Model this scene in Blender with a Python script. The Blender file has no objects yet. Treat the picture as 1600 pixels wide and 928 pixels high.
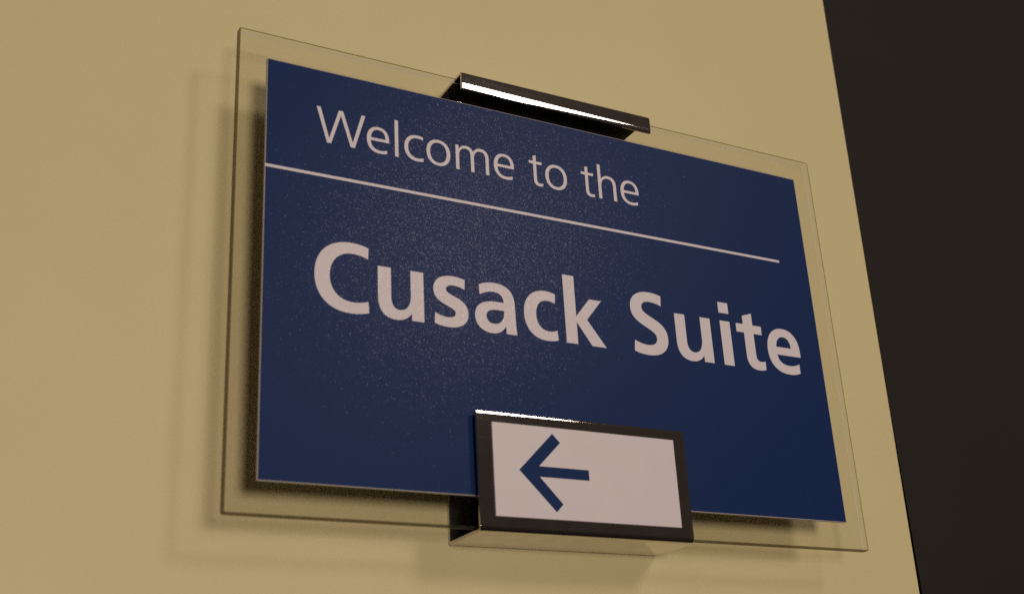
import bpy, bmesh, math, random
from mathutils import Matrix, Vector

# ---------------------------------------------------------------- frame of reference
# Measurements are millimetres on the sign: X along the wall to the right, Z up,
# Y into the wall, with the printed panel's face at y = 0 and the wall face at y = WALL.
WALL = 25.0
SIGN_H = 1600.0                      # height of the sign centre above the floor level
def V(x, y, z):
    return Vector((x * .001, (y - WALL) * .001, (z + SIGN_H) * .001))

sc = bpy.context.scene
col = sc.collection

# ---------------------------------------------------------------- camera
cam_d = bpy.data.cameras.new('camera')
cam = bpy.data.objects.new('camera', cam_d); col.objects.link(cam)
right = Vector((0.87910086, -0.47374614, -0.05240485))
down = Vector((0.13668138, 0.35589479, -0.92447666))
fwd = Vector((0.45661787, 0.80554546, 0.37761969))
M = Matrix((right, -down, -fwd)).transposed().to_4x4()
M.translation = V(-271.306, -425.237, -200.957)
cam.matrix_world = M
cam_d.sensor_fit = 'HORIZONTAL'; cam_d.sensor_width = 36.0
cam_d.lens = 1955.24 / 1600 * 36
cam_d.clip_start = .01; cam_d.clip_end = 50
cam_d.dof.use_dof = True
cam_d.dof.focus_distance = .585
cam_d.dof.aperture_fstop = 13
sc.camera = cam

# ---------------------------------------------------------------- world and lamps
world = bpy.data.worlds.new('World'); sc.world = world
world.use_nodes = True
bg = world.node_tree.nodes['Background']
# a dim room: darker floor below, paler ceiling above
wt = world.node_tree
w_tc = wt.nodes.new('ShaderNodeTexCoord'); w_sep = wt.nodes.new('ShaderNodeSeparateXYZ')
w_map = wt.nodes.new('ShaderNodeMapRange'); w_ramp = wt.nodes.new('ShaderNodeValToRGB')
wt.links.new(w_tc.outputs['Generated'], w_sep.inputs[0]); wt.links.new(w_sep.outputs['Z'], w_map.inputs['Value'])
w_map.inputs['From Min'].default_value = -.9; w_map.inputs['From Max'].default_value = .9
wt.links.new(w_map.outputs['Result'], w_ramp.inputs['Fac'])
w_ramp.color_ramp.elements[0].color = (.22, .16, .12, 1); w_ramp.color_ramp.elements[1].color = (1.5, 1.14, .88, 1)
wt.links.new(w_ramp.outputs['Color'], bg.inputs['Color'])
bg.inputs['Strength'].default_value = .035

def lamp(name, loc, target, size, watts, colour, shape='DISK', size_y=None, roll=0):
    d = bpy.data.lights.new(name, 'AREA'); d.shape = shape; d.size = size
    if size_y: d.size_y = size_y
    d.energy = watts; d.color = colour
    o = bpy.data.objects.new(name, d); col.objects.link(o)
    o.location = loc
    o.rotation_euler = (target - loc).to_track_quat('-Z', 'Y').to_euler()
    o.rotation_euler.rotate_axis('Z', math.radians(roll))
    return o
TGT = V(0, 0, 0)
lamp('room_lamp', V(-245, -2100, -168), TGT, .50, 20.3, (1.0, .80, .67))
lamp('ceiling_lamp', V(1240, -2500, 1310), TGT, .58, 19.6, (1.0, .82, .70), 'RECTANGLE', .58, 45)

sc.view_settings.view_transform = 'Standard'
sc.view_settings.look = 'None'
sc.view_settings.exposure = 0
sc.view_settings.gamma = 1
sc.view_settings.use_curve_mapping = False
sc.render.engine = 'CYCLES'
sc.cycles.use_denoising = False
sc.cycles.max_bounces = 10
sc.cycles.transparent_max_bounces = 16
sc.cycles.sample_clamp_indirect = 4

# ---------------------------------------------------------------- materials
def new_mat(name):
    m = bpy.data.materials.new(name); m.use_nodes = True
    nt = m.node_tree
    return m, nt, nt.nodes, nt.links, nt.nodes['Principled BSDF'], nt.nodes['Material Output']

def noise(ns, ln, scale, detail=2, rough=.5, coord=None):
    n = ns.new('ShaderNodeTexNoise')
    n.inputs['Scale'].default_value = scale
    n.inputs['Detail'].default_value = detail
    n.inputs['Roughness'].default_value = rough
    if coord: ln.new(coord, n.inputs['Vector'])
    return n

def ramp(ns, ln, src, p0, c0, p1, c1):
    r = ns.new('ShaderNodeValToRGB')
    r.color_ramp.elements[0].position = p0; r.color_ramp.elements[0].color = (*c0, 1)
    r.color_ramp.elements[1].position = p1; r.color_ramp.elements[1].color = (*c1, 1)
    ln.new(src, r.inputs['Fac'])
    return r

def wall_mat(name, base, dark, rough, bump=.05, specks=True, spec=.5):
    m, nt, ns, ln, b, out = new_mat(name)
    tc = ns.new('ShaderNodeTexCoord')
    n1 = noise(ns, ln, 9, 3, .6, tc.outputs['Object'])
    r1 = ramp(ns, ln, n1.outputs['Fac'], .3, dark, .7, base)
    colour = r1.outputs['Color']
    if specks:
        vo = ns.new('ShaderNodeTexVoronoi'); vo.inputs['Scale'].default_value = 26
        ln.new(tc.outputs['Object'], vo.inputs['Vector'])
        r2 = ramp(ns, ln, vo.outputs['Distance'], .008, (.3, .25, .2), .016, (1, 1, 1))
        mx = ns.new('ShaderNodeMix'); mx.data_type = 'RGBA'; mx.blend_type = 'MULTIPLY'
        mx.inputs['Factor'].default_value = .8
        ln.new(colour, mx.inputs['A']); ln.new(r2.outputs['Color'], mx.inputs['B'])
        colour = mx.outputs['Result']
    # fine paint grain
    g = noise(ns, ln, 1500, 1, .5, tc.outputs['Object'])
    rg = ramp(ns, ln, g.outputs['Fac'], .25, (.93, .93, .93), .75, (1, 1, 1))
    mg = ns.new('ShaderNodeMix'); mg.data_type = 'RGBA'; mg.blend_type = 'MULTIPLY'
    mg.inputs['Factor'].default_value = 1
    ln.new(colour, mg.inputs['A']); ln.new(rg.outputs['Color'], mg.inputs['B'])
    ln.new(mg.outputs['Result'], b.inputs['Base Color'])
    b.inputs['Roughness'].default_value = rough
    b.inputs['Specular IOR Level'].default_value = spec
    n3 = noise(ns, ln, 420, 3, .55, tc.outputs['Object'])
    bp = ns.new('ShaderNodeBump'); bp.inputs['Strength'].default_value = bump
    bp.inputs['Distance'].default_value = .0006
    ln.new(n3.outputs['Fac'], bp.inputs['Height']); ln.new(bp.outputs['Normal'], b.inputs['Normal'])
    return m

MAT_WALL = wall_mat('beige_paint', (.685, .632, .352), (.66, .607, .334), .55, .22)
MAT_DARK = wall_mat('charcoal_laminate', (.0175, .0152, .0145), (.0153, .0134, .0128), .7, .12, False, .25)
MAT_VOID = wall_mat('joint_shade_black', (.008, .007, .006), (.006, .005, .005), .9, 0, False)  # near black: the shade inside the panel joint is put into this colour

def print_mat(name, base, dark):
    """Printed sheet under an embossed laminate: each tiny facet of the film leans its own way."""
    m, nt, ns, ln, b, out = new_mat(name)
    tc = ns.new('ShaderNodeTexCoord'); geo = ns.new('ShaderNodeNewGeometry')
    n1 = noise(ns, ln, 900, 2, .6, tc.outputs['Object'])
    r1 = ramp(ns, ln, n1.outputs['Fac'], .3, dark, .7, base)
    ln.new(r1.outputs['Color'], b.inputs['Base Color'])
    b.inputs['Roughness'].default_value = .42
    b.inputs['Specular IOR Level'].default_value = .10
    vo = ns.new('ShaderNodeTexVoronoi'); vo.inputs['Scale'].default_value = 1900
    ln.new(tc.outputs['Object'], vo.inputs['Vector'])
    vo2 = ns.new('ShaderNodeTexVoronoi'); vo2.inputs['Scale'].default_value = 2500
    ln.new(tc.outputs['Object'], vo2.inputs['Vector'])
    add = ns.new('ShaderNodeVectorMath'); add.operation = 'ADD'
    ln.new(vo.outputs['Color'], add.inputs[0]); ln.new(vo2.outputs['Color'], add.inputs[1])
    sub = ns.new('ShaderNodeVectorMath'); sub.operation = 'SUBTRACT'
    ln.new(add.outputs[0], sub.inputs[0]); sub.inputs[1].default_value = (1, 1, 1)
    scl = ns.new('ShaderNodeVectorMath'); scl.operation = 'SCALE'
    ln.new(sub.outputs[0], scl.inputs[0]); scl.inputs['Scale'].default_value = .056
    a2 = ns.new('ShaderNodeVectorMath'); a2.operation = 'ADD'
    ln.new(geo.outputs['Normal'], a2.inputs[0]); ln.new(scl.outputs[0], a2.inputs[1])
    nm = ns.new('ShaderNodeVectorMath'); nm.operation = 'NORMALIZE'
    ln.new(a2.outputs[0], nm.inputs[0])
    # only some facets of the film are smooth enough to glint
    sep = ns.new('ShaderNodeSeparateColor'); ln.new(vo.outputs['Color'], sep.inputs[0])
    mr = ns.new('ShaderNodeMapRange'); ln.new(sep.outputs['Green'], mr.inputs['Value'])
    mr.inputs['From Min'].default_value = .74; mr.inputs['From Max'].default_value = .86
    mr.inputs['To Min'].default_value = .008; mr.inputs['To Max'].default_value = .09
    ln.new(mr.outputs['Result'], b.inputs['Coat Weight'])
    b.inputs['Coat Roughness'].default_value = .08
    b.inputs['Coat IOR'].default_value = 1.45
    ln.new(nm.outputs[0], b.inputs['Coat Normal'])
    return m

MAT_BLUE = print_mat('navy_print', (.0088, .0292, .118), (.0072, .0255, .107))
MAT_LETTER = print_mat('white_print', (.715, .695, .755), (.69, .67, .73))

def plain_mat(name, colour, rough, bump_scale=600, bump=.05, spec=.5):
    m, nt, ns, ln, b, out = new_mat(name)
    tc = ns.new('ShaderNodeTexCoord')
    n = noise(ns, ln, 70, 3, .6, tc.outputs['Object'])
    r = ramp(ns, ln, n.outputs['Fac'], .3, tuple(c * .96 for c in colour), .7, colour)
    ln.new(r.outputs['Color'], b.inputs['Base Color'])
    b.inputs['Roughness'].default_value = rough
    b.inputs['Specular IOR Level'].default_value = spec
    n2 = noise(ns, ln, bump_scale, 2, .5, tc.outputs['Object'])
    bp = ns.new('ShaderNodeBump'); bp.inputs['Strength'].default_value = bump
    bp.inputs['Distance'].default_value = .0003
    ln.new(n2.outputs['Fac'], bp.inputs['Height']); ln.new(bp.outputs['Normal'], b.inputs['Normal'])
    return m
MAT_CORE = plain_mat('white_plastic_core', (.42, .40, .39), .5)
MAT_CLIP_INSIDE = plain_mat('black_clip_inside', (.006, .0055, .005), .8)  # even near-black for the inner faces of both clips
MAT_INSERT = plain_mat('white_insert', (.685, .668, .71), .45)
MAT_ARROW = plain_mat('navy_vinyl', (.0105, .0325, .118), .6, spec=.10)

def chrome_mat():
    m, nt, ns, ln, b, out = new_mat('polished_nickel')
    tc = ns.new('ShaderNodeTexCoord')
    b.inputs['Metallic'].default_value = 1
    n = noise(ns, ln, 120, 4, .65, tc.outputs['Object'])
    r = ramp(ns, ln, n.outputs['Fac'], .35, (.60, .57, .55), .65, (.70, .67, .65))
    ln.new(r.outputs['Color'], b.inputs['Base Color'])
    # hairline scratches: noise stretched along the clip
    mp = ns.new('ShaderNodeMapping'); mp.inputs['Scale'].default_value = (40, 2500, 2500)
    mp.inputs['Rotation'].default_value = (0, .35, 0)
    ln.new(tc.outputs['Object'], mp.inputs['Vector'])
    s = noise(ns, ln, 1, 3, .6, mp.outputs['Vector'])
    rr = ramp(ns, ln, s.outputs['Fac'], .55, (.04, .04, .04), .9, (.075, .075, .075))
    ln.new(rr.outputs['Color'], b.inputs['Roughness'])
    bp = ns.new('ShaderNodeBump'); bp.inputs['Strength'].default_value = .0015
    bp.inputs['Distance'].default_value = .00005
    ln.new(s.outputs['Fac'], bp.inputs['Height']); ln.new(bp.outputs['Normal'], b.inputs['Normal'])
    return m
MAT_CHROME = chrome_mat()

def fresnel(ns, ln):
    """air-to-glass reflectance on both sides of the plate"""
    geo = ns.new('ShaderNodeNewGeometry')
    mr = ns.new('ShaderNodeMapRange'); ln.new(geo.outputs['Backfacing'], mr.inputs['Value'])
    mr.inputs['To Min'].default_value = 1.5; mr.inputs['To Max'].default_value = 1 / 1.5
    fr = ns.new('ShaderNodeFresnel'); ln.new(mr.outputs['Result'], fr.inputs['IOR'])
    return fr
def glass_mat():
    m, nt, ns, ln, b, out = new_mat('clear_glass')
    ns.remove(b)
    tr = ns.new('ShaderNodeBsdfTransparent'); tr.inputs['Color'].default_value = (.985, .982, .972, 1)
    gl = ns.new('ShaderNodeBsdfGlossy'); gl.inputs['Roughness'].default_value = .01
    gl.inputs['Color'].default_value = (1, 1, 1, 1)
    tc = ns.new('ShaderNodeTexCoord')
    n = noise(ns, ln, 6, 2, .5, tc.outputs['Object'])
    bp = ns.new('ShaderNodeBump'); bp.inputs['Strength'].default_value = .01
    bp.inputs['Distance'].default_value = .0005
    ln.new(n.outputs['Fac'], bp.inputs['Height']); ln.new(bp.outputs['Normal'], gl.inputs['Normal'])
    fr = fresnel(ns, ln)
    mx = ns.new('ShaderNodeMixShader')
    ln.new(fr.outputs[0], mx.inputs[0]); ln.new(tr.outputs[0], mx.inputs[1]); ln.new(gl.outputs[0], mx.inputs[2])
    ln.new(mx.outputs[0], out.inputs['Surface'])
    return m
def glass_edge_mat(name, ground_glint):
    """Edge of the plate: dark from outside, nearly clear when seen from inside the glass."""
    m, nt, ns, ln, b, out = new_mat(name)
    ns.remove(b)
    geo = ns.new('ShaderNodeNewGeometry')
    tc = ns.new('ShaderNodeTexCoord')
    tr = ns.new('ShaderNodeBsdfTransparent'); tr.inputs['Color'].default_value = (.42, .36, .25, 1)
    df = ns.new('ShaderNodeBsdfDiffuse')
    n = noise(ns, ln, 500, 2, .5, tc.outputs['Object'])
    r = ramp(ns, ln, n.outputs['Fac'], .3, (.05, .055, .045), .7, (.09, .10, .085))
    ln.new(r.outputs['Color'], df.inputs['Color'])
    m1 = ns.new('ShaderNodeMixShader'); m1.inputs[0].default_value = .4
    ln.new(tr.outputs[0], m1.inputs[1]); ln.new(df.outputs[0], m1.inputs[2])
    t2 = ns.new('ShaderNodeBsdfTransparent'); t2.inputs['Color'].default_value = (.95, .96, .94, 1)
    tl = ns.new('ShaderNodeBsdfDiffuse'); tl.inputs['Color'].default_value = (.92, .92, .88, 1)  # ground edge whitened so its colour carries the pale edge glint
    m2 = ns.new('ShaderNodeMixShader'); m2.inputs[0].default_value = ground_glint
    ln.new(t2.outputs[0], m2.inputs[1]); ln.new(tl.outputs[0], m2.inputs[2])
    mx = ns.new('ShaderNodeMixShader'); ln.new(geo.outputs['Backfacing'], mx.inputs[0])
    ln.new(m1.outputs[0], mx.inputs[1]); ln.new(m2.outputs[0], mx.inputs[2])
    ln.new(mx.outputs[0], out.inputs['Surface'])
    return m
MAT_GLASS = glass_mat(); MAT_GEDGE = glass_edge_mat('polished_glass_edge', 0); MAT_ARRIS = glass_edge_mat('ground_glint_arris', .62)

def frosted_mat():
    m, nt, ns, ln, b, out = new_mat('etched_frost')
    ns.remove(b)
    tc = ns.new('ShaderNodeTexCoord')
    n = noise(ns, ln, 900, 2, .5, tc.outputs['Object'])
    r = ramp(ns, ln, n.outputs['Fac'], .3, (.05, .05, .05), .7, (.22, .22, .22))
    tr = ns.new('ShaderNodeBsdfTransparent'); tr.inputs['Color'].default_value = (.9, .9, .9, 1)
    df = ns.new('ShaderNodeBsdfDiffuse'); df.inputs['Color'].default_value = (.35, .35, .33, 1)
    mx = ns.new('ShaderNodeMixShader'); ln.new(r.outputs['Color'], mx.inputs[0])
    ln.new(tr.outputs[0], mx.inputs[1]); ln.new(df.outputs[0], mx.inputs[2])
    ln.new(mx.outputs[0], out.inputs['Surface'])
    return m
MAT_FROST = frosted_mat()

# ---------------------------------------------------------------- mesh helpers
def link_mesh(name, bm, mats, parent=None, smooth=False):
    me = bpy.data.meshes.new(name)
    bmesh.ops.recalc_face_normals(bm, faces=bm.faces)
    bm.to_mesh(me); bm.free()
    for m in (mats if isinstance(mats, (list, tuple)) else [mats]): me.materials.append(m)
    if smooth:
        for p in me.polygons: p.use_smooth = True
    o = bpy.data.objects.new(name, me); col.objects.link(o)
    if parent: o.parent = parent; o.matrix_parent_inverse = Matrix()
    return o

def local(v, org): return v - org

def box_bm(org, x0, x1, y0, y1, z0, z1, bev=0, seg=2):
    bm = bmesh.new()
    vs = [bm.verts.new(V(x, y, z) - org) for x in (x0, x1) for y in (y0, y1) for z in (z0, z1)]
    for f in ((0, 1, 3, 2), (4, 6, 7, 5), (0, 4, 5, 1), (2, 3, 7, 6), (0, 2, 6, 4), (1, 5, 7, 3)):
        bm.faces.new([vs[i] for i in f])
    bmesh.ops.recalc_face_normals(bm, faces=bm.faces)
    if bev:
        bmesh.ops.bevel(bm, geom=bm.edges[:], offset=bev * .001, segments=seg, affect='EDGES', profile=.5)
    return bm

def prism_bm(org, poly, y0, y1, bev=0):
    """poly in (x, z), extruded between y0 (front) and y1 (back)."""
    bm = bmesh.new()
    a = [bm.verts.new(V(x, y0, z) - org) for x, z in poly]
    b = [bm.verts.new(V(x, y1, z) - org) for x, z in poly]
    bm.faces.new(a); bm.faces.new(b[::-1])
    n = len(poly)
    for i in range(n):
        bm.faces.new((a[i], b[i], b[(i + 1) % n], a[(i + 1) % n]))
    bmesh.ops.recalc_face_normals(bm, faces=bm.faces)
    if bev:
        bmesh.ops.bevel(bm, geom=bm.edges[:], offset=bev * .001, segments=2, affect='EDGES')
    return bm

def tag(o, label=None, cat=None, kind=None):
    if label: o['label'] = label
    if cat: o['category'] = cat
    if kind: o['kind'] = kind
    return o

# ---------------------------------------------------------------- the wall
O0 = V(0, WALL, 0)
def edge_x(z): return 205.05 + (z) * 4.6 / 355.0        # the panel's edge is a little out of plumb
Z0, Z1 = -620, 720
random.seed(11)
edge = [(edge_x(z) + random.uniform(-.12, .12), z) for z in range(Z0, Z1 + 1, 67)]
bm = prism_bm(O0, [(-900, Z0)] + edge + [(-900, Z1)], WALL, WALL + 1.6, .35)
w = link_mesh('wall', bm, MAT_WALL); w.location = O0
tag(w, 'beige painted wall panel behind the glass sign', 'wall', 'structure')
bm = box_bm(O0, 207.35, 1500, WALL + 2.0, WALL + 8, Z0, Z1, .2)
w2 = link_mesh('dark_wall', bm, MAT_DARK); w2.location = O0
tag(w2, 'charcoal wall surface beside the beige panel edge', 'wall', 'structure')
bm = box_bm(O0, -900, 1500, WALL + 8.4, WALL + 30, Z0, Z1)
w3 = link_mesh('wall_core', bm, MAT_VOID); w3.location = O0
tag(w3, 'wall core behind the panel joint, coloured black for the shade in the gap', 'wall', 'structure')

# ---------------------------------------------------------------- the sign
sign = bpy.data.objects.new('wall_sign', None); col.objects.link(sign)
ORG = V(0, WALL, -100)
sign.location = ORG; sign.empty_display_size = .05
tag(sign, 'glass wall sign with navy panel reading Welcome to the Cusack Suite', 'sign')

# glass plate, 300 x 200 x 5 mm, arrissed edges and softened corners
def glass_plate():
    bm = bmesh.new()
    def outline(inset, y):
        pts = []
        r = 1.0
        for cx, cz, a0 in ((151.3 - r, 101 - r, 0), (-150.4 + r, 101 - r, 90), (-150.4 + r, -100.3 + r, 180), (151.3 - r, -100.3 + r, 270)):
            for k in range(5):
                a = math.radians(a0 + 22.5 * k)
                pts.append((cx + (r - inset) * math.cos(a), cz + (r - inset) * math.sin(a)))
        return [bm.verts.new(V(x, y, z) - ORG) for x, z in pts]
    y0, y1, c = 1.55, 4.95, .5
    loops = [outline(.6, y0), outline(0, y0 + .22), outline(0, y1 - .35), outline(.35, y1)]
    f = bm.faces.new(loops[0]); f.material_index = 0
    f = bm.faces.new(loops[3][::-1]); f.material_index = 0
    n = len(loops[0])
    for k, (l0, l1) in enumerate(zip(loops, loops[1:])):
        for i in range(n):
            f = bm.faces.new((l0[i], l1[i], l1[(i + 1) % n], l0[(i + 1) % n])); f.material_index = 1 if k == 1 else 2
    return link_mesh('glass_plate', bm, [MAT_GLASS, MAT_GEDGE, MAT_ARRIS], sign)
glass = glass_plate()
tag(glass, 'clear glass plate with polished edges behind the navy panel')

# faint etched maker's stamp in the upper right corner of the glass: illegible rows of strokes
random.seed(4)
bm = bmesh.new()
for row, (zc, hh) in enumerate(((97.6, .9), (95.9, .8))):
    x = 130.0 + row * 1.5
    while x < 146:
        wd = random.uniform(.25, .6); h = hh * random.uniform(.6, 1)
        q = [bm.verts.new(V(x + a * wd, 1.50, zc + b * h) - ORG) for a, b in ((0, -.5), (1, -.5), (1, .5), (0, .5))]
        bm.faces.new(q)
        x += wd + random.uniform(.35, 1.0)
link_mesh('etched_stamp', bm, MAT_FROST, glass)

# printed panel: white plastic sheet with a navy print trimmed just inside its edge
PW, PH = 277.5 / 2, 176.2 / 2
panel = link_mesh('printed_panel', box_bm(ORG, -PW, PW, .06, 1.5, -PH, PH, .12, 2), MAT_CORE, sign)
tag(panel, 'navy printed panel with white lettering')
ink = link_mesh('navy_print', box_bm(ORG, -PW + .28, PW - .28, 0, .055, -PH + .28, PH - .28), MAT_BLUE, panel)

# lettering -------------------------------------------------------
def parse(s):
    """'M x y L x y C x1 y1 x2 y2 x y' contours -> list of (points, segments)"""
    toks = s.replace(',', ' ').split(); i = 0; out = []; cur = None
    while i < len(toks):
        c = toks[i]; i += 1
        n = {'M': 2, 'L': 2, 'C': 6}[c]
        v = [float(t) for t in toks[i:i + n]]; i += n
        if c == 'M': cur = [(v[0], v[1])]; out.append(cur)
        elif c == 'L': cur.append((v[0], v[1]))
        else:
            x0, y0 = cur[-1]
            for k in range(1, 13):
                t = k / 12; u = 1 - t
                cur.append((u**3*x0 + 3*u*u*t*v[0] + 3*u*t*t*v[2] + t**3*v[4],
                            u**3*y0 + 3*u*u*t*v[1] + 3*u*t*t*v[3] + t**3*v[5]))
    return out

def ell(cx, cy, rx, ry, n=48, k=1.09):
    p = []
    for i in range(n):
        a = 2 * math.pi * i / n; c, s = math.cos(a), math.sin(a)
        e = 2 / (2 * k)
        p.append((cx + rx * math.copysign(abs(c) ** e, c), cy + ry * math.copysign(abs(s) ** e, s)))
    return p

BOLD = {
 'C': 'M 22.8 28.5 C 20.5 29.4 18 29.8 15 29.8 C 6 29.8 0 24 0 14.6 C 0 5.2 6 -.45 15 -.45 C 18 -.45 20.5 -.1 22.8 .7 L 22.5 5.4 C 20.6 4.8 18.6 4.3 16.2 4.3 C 10.2 4.3 6.3 8.3 6.3 14.6 C 6.3 20.9 10.2 25.1 15.6 25.1 C 18.2 25.1 20.3 24.6 22.5 23.7',
 'u': 'M 0 21.7 L 5.7 21.7 L 5.7 9.3 C 5.7 5.9 6.9 3.9 9.4 3.9 C 12.4 3.9 14.3 6.6 14.3 10.8 L 14.3 21.7 L 20 21.7 L 20 0 L 14.6 0 L 14.6 3 L 14.5 3 C 13.2 .9 10.9 -.45 8 -.45 C 2.6 -.45 0 2.8 0 8.6',
 's': 'M 14.5 21.4 C 12.6 22 10.7 22.3 8.8 22.3 C 3.6 22.3 0 19.8 0 15.6 C 0 11.8 2.6 10.3 6 8.9 C 8.6 7.8 9.8 7.3 9.8 6 C 9.8 4.4 8.2 3.8 6.2 3.8 C 4.2 3.8 2.2 4.4 .5 5.3 L .2 .6 C 2.2 -.1 4.3 -.45 6.6 -.45 C 12.4 -.45 15.6 2.2 15.6 6.4 C 15.6 10.6 12.8 12.1 9.4 13.4 C 7 14.3 5.7 14.9 5.7 16.2 C 5.7 17.6 7.2 18.2 9 18.2 C 10.8 18.2 12.6 17.8 14.2 17',
 'a': 'M 2.3 20.6 C 4.6 21.7 7 22.3 9.4 22.3 C 16 22.3 19 19.3 19 13 L 19.1 5 L 19.4 0 L 14.5 0 L 14.3 3.4 C 12.9 .9 10.7 -.45 7.7 -.45 C 3.2 -.45 0 2.3 0 6.4 C 0 11.6 4 13.8 10.2 13.8 L 13.7 13.8 C 13.7 16.9 12 18.2 9 18.2 C 6.7 18.2 4.6 17.4 2.5 16.1 M 13.8 10.2 L 10.6 10.2 C 7.2 10.2 5.3 9.2 5.3 6.8 C 5.3 4.9 6.8 3.8 8.8 3.8 C 12 3.8 13.8 6.3 13.8 10.2',
 'c': 'M 15.9 21.4 C 14.4 22 12.7 22.3 10.9 22.3 C 4.4 22.3 0 17.9 0 10.9 C 0 3.9 4.1 -.45 10.7 -.45 C 12.8 -.45 14.6 -.2 16.2 .4 L 15.9 4.8 C 14.6 4.2 13.2 3.9 11.8 3.9 C 8.2 3.9 5.9 6.5 5.9 10.9 C 5.9 15.2 8.1 17.9 11.5 17.9 C 13 17.9 14.2 17.6 15.5 17.1',
 'k': 'M 0 31.6 L 5.7 31.6 L 5.7 12.8 L 12.9 21.7 L 19.1 21.7 L 11.1 11.9 L 20.1 0 L 12.9 0 L 5.7 10.2 L 5.7 0 L 0 0',
 'S': 'M 17.2 28.8 C 15 29.5 12.7 29.85 10.6 29.85 C 4.2 29.85 0 26.8 0 21.6 C 0 16.9 3.2 15 7 13.1 C 10.6 11.3 13 10.4 13 7.9 C 13 5.4 10.9 4.3 7.9 4.3 C 5.4 4.3 3.2 4.9 1 5.9 L .4 .8 C 2.8 -.1 5.3 -.45 8 -.45 C 14.9 -.45 19.1 2.8 19.1 8.4 C 19.1 13.4 15.8 15.5 12 17.3 C 8.6 18.9 6.1 19.9 6.1 22.1 C 6.1 24.3 8 25.2 10.6 25.2 C 12.8 25.2 14.9 24.7 16.8 23.9',
 'i': 'M 0 21.7 L 5.75 21.7 L 5.75 0 L 0 0 M 0 30.95 L 5.75 30.95 L 5.75 25.6 L 0 25.6',
 't': 'M 4.3 25.9 L 9.9 27.7 L 9.9 21.7 L 14.9 21.7 L 14.8 17.5 L 9.9 17.5 L 9.9 7.2 C 9.9 4.9 10.8 3.9 12.5 3.9 C 13.5 3.9 14.3 4.1 15 4.4 L 14.9 .2 C 13.7 -.25 12.4 -.45 10.9 -.45 C 6.7 -.45 4.3 1.8 4.3 6.3 L 4.3 17.5 L 0 17.5 L 0 21.7 L 4.3 21.7',
 'e': 'M 19.5 8.9 C 19.6 9.6 19.6 10 19.6 10.8 C 19.6 18 16.3 22.3 10 22.3 C 4.1 22.3 0 17.9 0 11 C 0 3.7 4.4 -.45 11.6 -.45 C 14 -.45 16.2 -.1 18.1 .8 L 18.1 5.4 C 16.2 4.4 14.3 3.9 12.2 3.9 C 8.2 3.9 5.7 5.7 5.4 8.9 M 14.2 12.8 L 5.4 12.8 C 5.7 16 7.4 18.1 10 18.1 C 12.8 18.1 14.2 16.1 14.2 12.8',
}
LIGHT = {
 'W': 'M 0 16.2 L 1.75 16.2 L 5.5 2.2 L 9.75 16.2 L 11.6 16.2 L 15.85 2.2 L 19.8 16.2 L 21.5 16.2 L 16.75 0 L 14.9 0 L 10.65 13.9 L 6.35 0 L 4.6 0',
 'e': 'M 10 5.5 C 10.05 5.9 10.05 6.2 10.05 6.6 C 10.05 10 8.2 12.25 5.1 12.25 C 2 12.25 0 9.8 0 6.1 C 0 2.1 2.2 -.25 6 -.25 C 7.2 -.25 8.2 -.05 9.1 .35 L 9.1 1.85 C 8.2 1.4 7.2 1.15 6.1 1.15 C 3.4 1.15 1.8 2.7 1.75 5.5 M 8.4 6.8 L 1.8 6.8 C 2 9.3 3.2 10.9 5.1 10.9 C 7.2 10.9 8.4 9.4 8.4 6.8',
 'l': 'M 0 17.5 L 1.62 17.5 L 1.62 0 L 0 0',
 'c': 'M 8.8 11.8 C 7.9 12.1 7 12.25 6.1 12.25 C 2.4 12.25 0 9.8 0 6 C 0 2.1 2.3 -.25 5.9 -.25 C 7 -.25 7.9 -.1 8.8 .2 L 8.75 1.7 C 7.9 1.35 7 1.2 6.1 1.2 C 3.4 1.2 1.75 3 1.75 6 C 1.75 9 3.5 10.85 6.2 10.85 C 7.1 10.85 7.9 10.7 8.75 10.3',
 'o': None,
 'm': 'M 0 12 L 1.5 12 L 1.5 10 C 2.3 11.5 3.5 12.25 5.1 12.25 C 6.8 12.25 8 11.4 8.5 9.9 C 9.3 11.5 10.6 12.25 12.2 12.25 C 14.7 12.25 16.05 10.7 16.05 7.9 L 16.05 0 L 14.45 0 L 14.45 7.6 C 14.45 9.8 13.6 10.85 12 10.85 C 10.1 10.85 8.8 9.3 8.8 6.8 L 8.8 0 L 7.2 0 L 7.2 7.6 C 7.2 9.8 6.4 10.85 4.8 10.85 C 2.9 10.85 1.6 9.3 1.6 6.8 L 1.6 0 L 0 0',
 't': 'M 2.15 14.6 L 3.75 15.1 L 3.75 12 L 6.6 12 L 6.6 10.65 L 3.75 10.65 L 3.75 3.1 C 3.75 1.8 4.3 1.15 5.3 1.15 C 5.8 1.15 6.3 1.25 6.75 1.4 L 6.75 .05 C 6.2 -.15 5.6 -.25 5 -.25 C 3.1 -.25 2.15 .8 2.15 2.9 L 2.15 10.65 L 0 10.65 L 0 12 L 2.15 12',
 'h': 'M 0 17.5 L 1.65 17.5 L 1.65 10.1 C 2.5 11.5 3.8 12.25 5.4 12.25 C 8.3 12.25 9.7 10.6 9.7 7.6 L 9.7 0 L 8.05 0 L 8.05 7.3 C 8.05 9.7 7.1 10.85 5.2 10.85 C 3 10.85 1.65 9.3 1.65 6.6 L 1.65 0 L 0 0',
}
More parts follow.
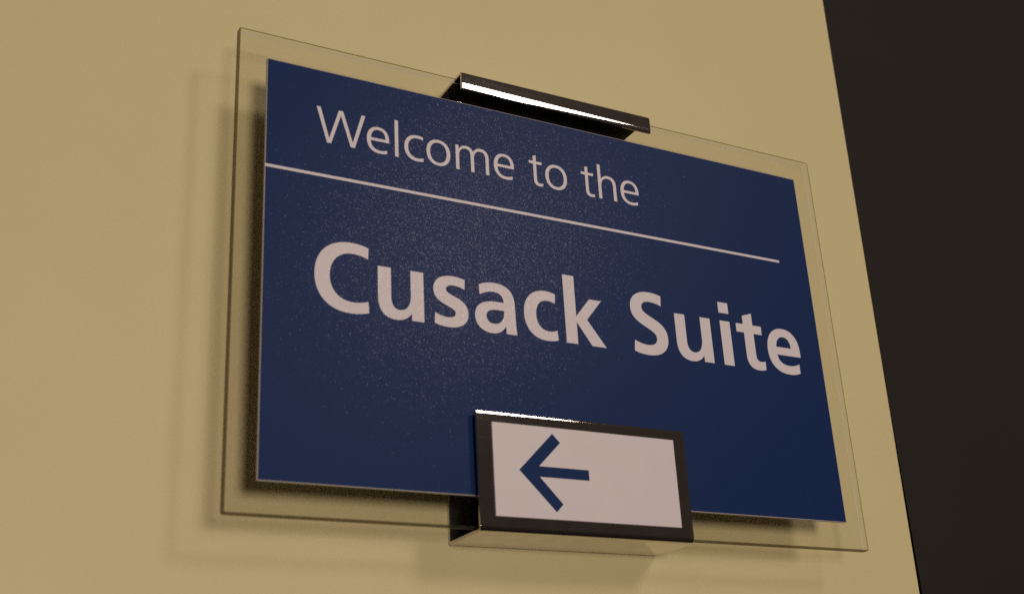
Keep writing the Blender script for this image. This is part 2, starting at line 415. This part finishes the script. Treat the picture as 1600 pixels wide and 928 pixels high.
def glyph_mesh(contours, depth):
    """contours in mm -> a thin flat mesh standing in the XZ plane, its face at y = 0"""
    cu = bpy.data.curves.new('tmp', 'CURVE'); cu.dimensions = '2D'; cu.fill_mode = 'BOTH'
    cu.extrude = depth * .0005
    for c in contours:
        pts = [c[0]]
        for p in c[1:]:
            if (p[0] - pts[-1][0]) ** 2 + (p[1] - pts[-1][1]) ** 2 > 1e-8: pts.append(p)
        if (pts[0][0] - pts[-1][0]) ** 2 + (pts[0][1] - pts[-1][1]) ** 2 < 1e-8: pts.pop()
        sp = cu.splines.new('POLY'); sp.points.add(len(pts) - 1); sp.use_cyclic_u = True
        for q, (x, y) in zip(sp.points, pts): q.co = (x * .001, y * .001, 0, 1)
    ob = bpy.data.objects.new('tmp', cu); col.objects.link(ob)
    dg = bpy.context.evaluated_depsgraph_get(); dg.update()
    me = bpy.data.meshes.new_from_object(ob.evaluated_get(dg))
    bpy.data.objects.remove(ob); bpy.data.curves.remove(cu)
    me.transform(Matrix.Rotation(math.radians(90), 4, 'X'))
    return me

cache = {}
def letter(font, fname, ch, x, base):
    key = (fname, ch)
    if key not in cache:
        if ch == 'o':
            cs = [ell(5.62, 6, 5.62, 6.25), ell(5.62, 6, 3.92, 4.85)]
        else:
            cs = parse(font[ch])
        me = glyph_mesh(cs, .04)
        me.name = 'letter'; me.materials.clear(); me.materials.append(MAT_LETTER)
        cache[key] = me
    o = bpy.data.objects.new('letter', cache[key]); col.objects.link(o)
    o.parent = panel
    o.location = V(x, -.04, base) - ORG
    o['label'] = 'white %s letter %s' % ('bold' if fname == 'bold' else 'thin', ch)
for ch, x in (('W', -117.5), ('e', -95.4), ('l', -82.75), ('c', -78.4), ('o', -68.1), ('m', -54.2), ('e', -35.65),
              ('t', -17.8), ('o', -9.6), ('t', 9.4), ('h', 18.45), ('e', 30.55)):
    letter(LIGHT, 'light', ch, x, 54.35)
for ch, x in (('C', -117.9), ('u', -91.3), ('s', -66.9), ('a', -48.2), ('c', -24.9), ('k', -4.7),
              ('S', 29.7), ('u', 53.5), ('i', 79.25), ('t', 88.6), ('e', 106.0)):
    letter(BOLD, 'bold', ch, x, -18.8)
# the thin rule under the first line runs off the left edge of the panel
bm = prism_bm(ORG, [(-PW + .05, 38.2), (120.8, 38.7), (120.8, 39.98), (-PW + .05, 39.48)], -.06, -.02)
link_mesh('rule_line', bm, MAT_LETTER, panel)

# clips: bent sheet, profile in (y, z), swept along x -----------------------------
def sheet_profile(path, t):
    """offset an open path (list of (y, z)) by thickness t to its left side; returns closed polygon"""
    n = len(path); off = []
    for i in range(n):
        a = Vector(path[max(i - 1, 0)]); b = Vector(path[min(i + 1, n - 1)])
        d = (b - a).normalized(); nrm = Vector((-d.y, d.x))
        off.append((path[i][0] + nrm.x * t, path[i][1] + nrm.y * t))
    return off
def arc(cy, cz, r, a0, a1, n=12):
    return [(cy + r * math.cos(math.radians(a0 + (a1 - a0) * k / n)),
             cz + r * math.sin(math.radians(a0 + (a1 - a0) * k / n))) for k in range(n + 1)]

def sweep(name, outer, t, x0, x1, parent, bev=.34):
    inner = sheet_profile(outer, t)
    bm = bmesh.new()
    rows = []
    for x in (x0, x1):
        rows.append(([bm.verts.new(V(x, y, z) - ORG) for y, z in outer], [bm.verts.new(V(x, y, z) - ORG) for y, z in inner]))
    (oa, ia), (ob, ib) = rows
    n = len(outer)
    for i in range(n - 1):
        bm.faces.new((oa[i], oa[i + 1], ob[i + 1], ob[i]))
        f = bm.faces.new((ia[i], ib[i], ib[i + 1], ia[i + 1])); f.material_index = 1
        bm.faces.new((oa[i], ia[i], ia[i + 1], oa[i + 1]))
        bm.faces.new((ob[i], ob[i + 1], ib[i + 1], ib[i]))
    bm.faces.new((oa[0], ob[0], ib[0], ia[0])); bm.faces.new((oa[-1], ia[-1], ib[-1], ob[-1]))
    bmesh.ops.recalc_face_normals(bm, faces=bm.faces)
    # soften only the rim (edges where faces meet at a sharp angle)
    es = [e for e in bm.edges if len(e.link_faces) == 2 and e.calc_face_angle(0) > math.radians(40)]
    bmesh.ops.bevel(bm, geom=es, offset=bev * .001, segments=3, affect='EDGES', profile=.5)
    o = link_mesh(name, bm, [MAT_CHROME, MAT_CLIP_INSIDE], parent)
    for p in o.data.polygons: p.use_smooth = True
    wn = o.modifiers.new('normals', 'WEIGHTED_NORMAL'); wn.weight = 100
    return o

CX0, CX1 = -51.7, 48.8
YF = -3.6                        # front face of both clips
YB = WALL - .02
T = 1.5
# upper clip: back plate on the wall, top plate over the glass, front lip with a rolled lower edge
ztop = 102.6
YFU = -3.0                       # the lip of the upper clip
r = 1.6
path = [(YB, 60), (YB, ztop - r)] + arc(YB - r, ztop - r, r, 0, 90)[1:] + \
       [(YFU + r, ztop)] + arc(YFU + r, ztop - r, r, 90, 180)[1:] + [(YFU, 96.6)] + \
       arc(YFU + 18.0, 96.6, 18.0, 180, 190, 10)[1:]
top_clip = sweep('upper_clip', path, T, CX0 + .4, CX1 + .6, sign)
tag(top_clip, 'plain polished clip with a narrow lip over the top edge')
# lower clip: back plate, bottom plate, tall front plate carrying the arrow
zbot = -102.6
r = 2.6
path = arc(YF + 6, -55.4, 6, 168, 180, 8) + [(YF, zbot + r)] + arc(YF + r, zbot + r, r, 180, 270)[1:] + \
       [(YB - r, zbot)] + arc(YB - 1.6, zbot + 1.6, 1.6, 270, 360)[0:] + [(YB, -60)]
bottom_clip = sweep('lower_clip', path, T, CX0, CX1, sign)
tag(bottom_clip, 'polished clip with a tall front plate holding the arrow')
insert = link_mesh('arrow_insert', box_bm(ORG, -45.0, 42.6, YF - .55, YF - .02, -96.4, -58.7, .12), MAT_INSERT, bottom_clip)
tag(insert, 'white plate with a navy arrow pointing left')
ar = [(-33.75, -77.4), (-17.6, -61.3), (-14.1, -64.85), (-24.55, -75.25), (-1.35, -75.25), (-1.35, -79.6),
      (-24.55, -79.6), (-14.45, -90.1), (-17.65, -93.45)]
YI = YF - .55
# sub-part of the clip as well (thing > part > sub-part)
link_mesh('arrow', prism_bm(ORG, ar, YI - .05, YI - .01), MAT_ARROW, bottom_clip)
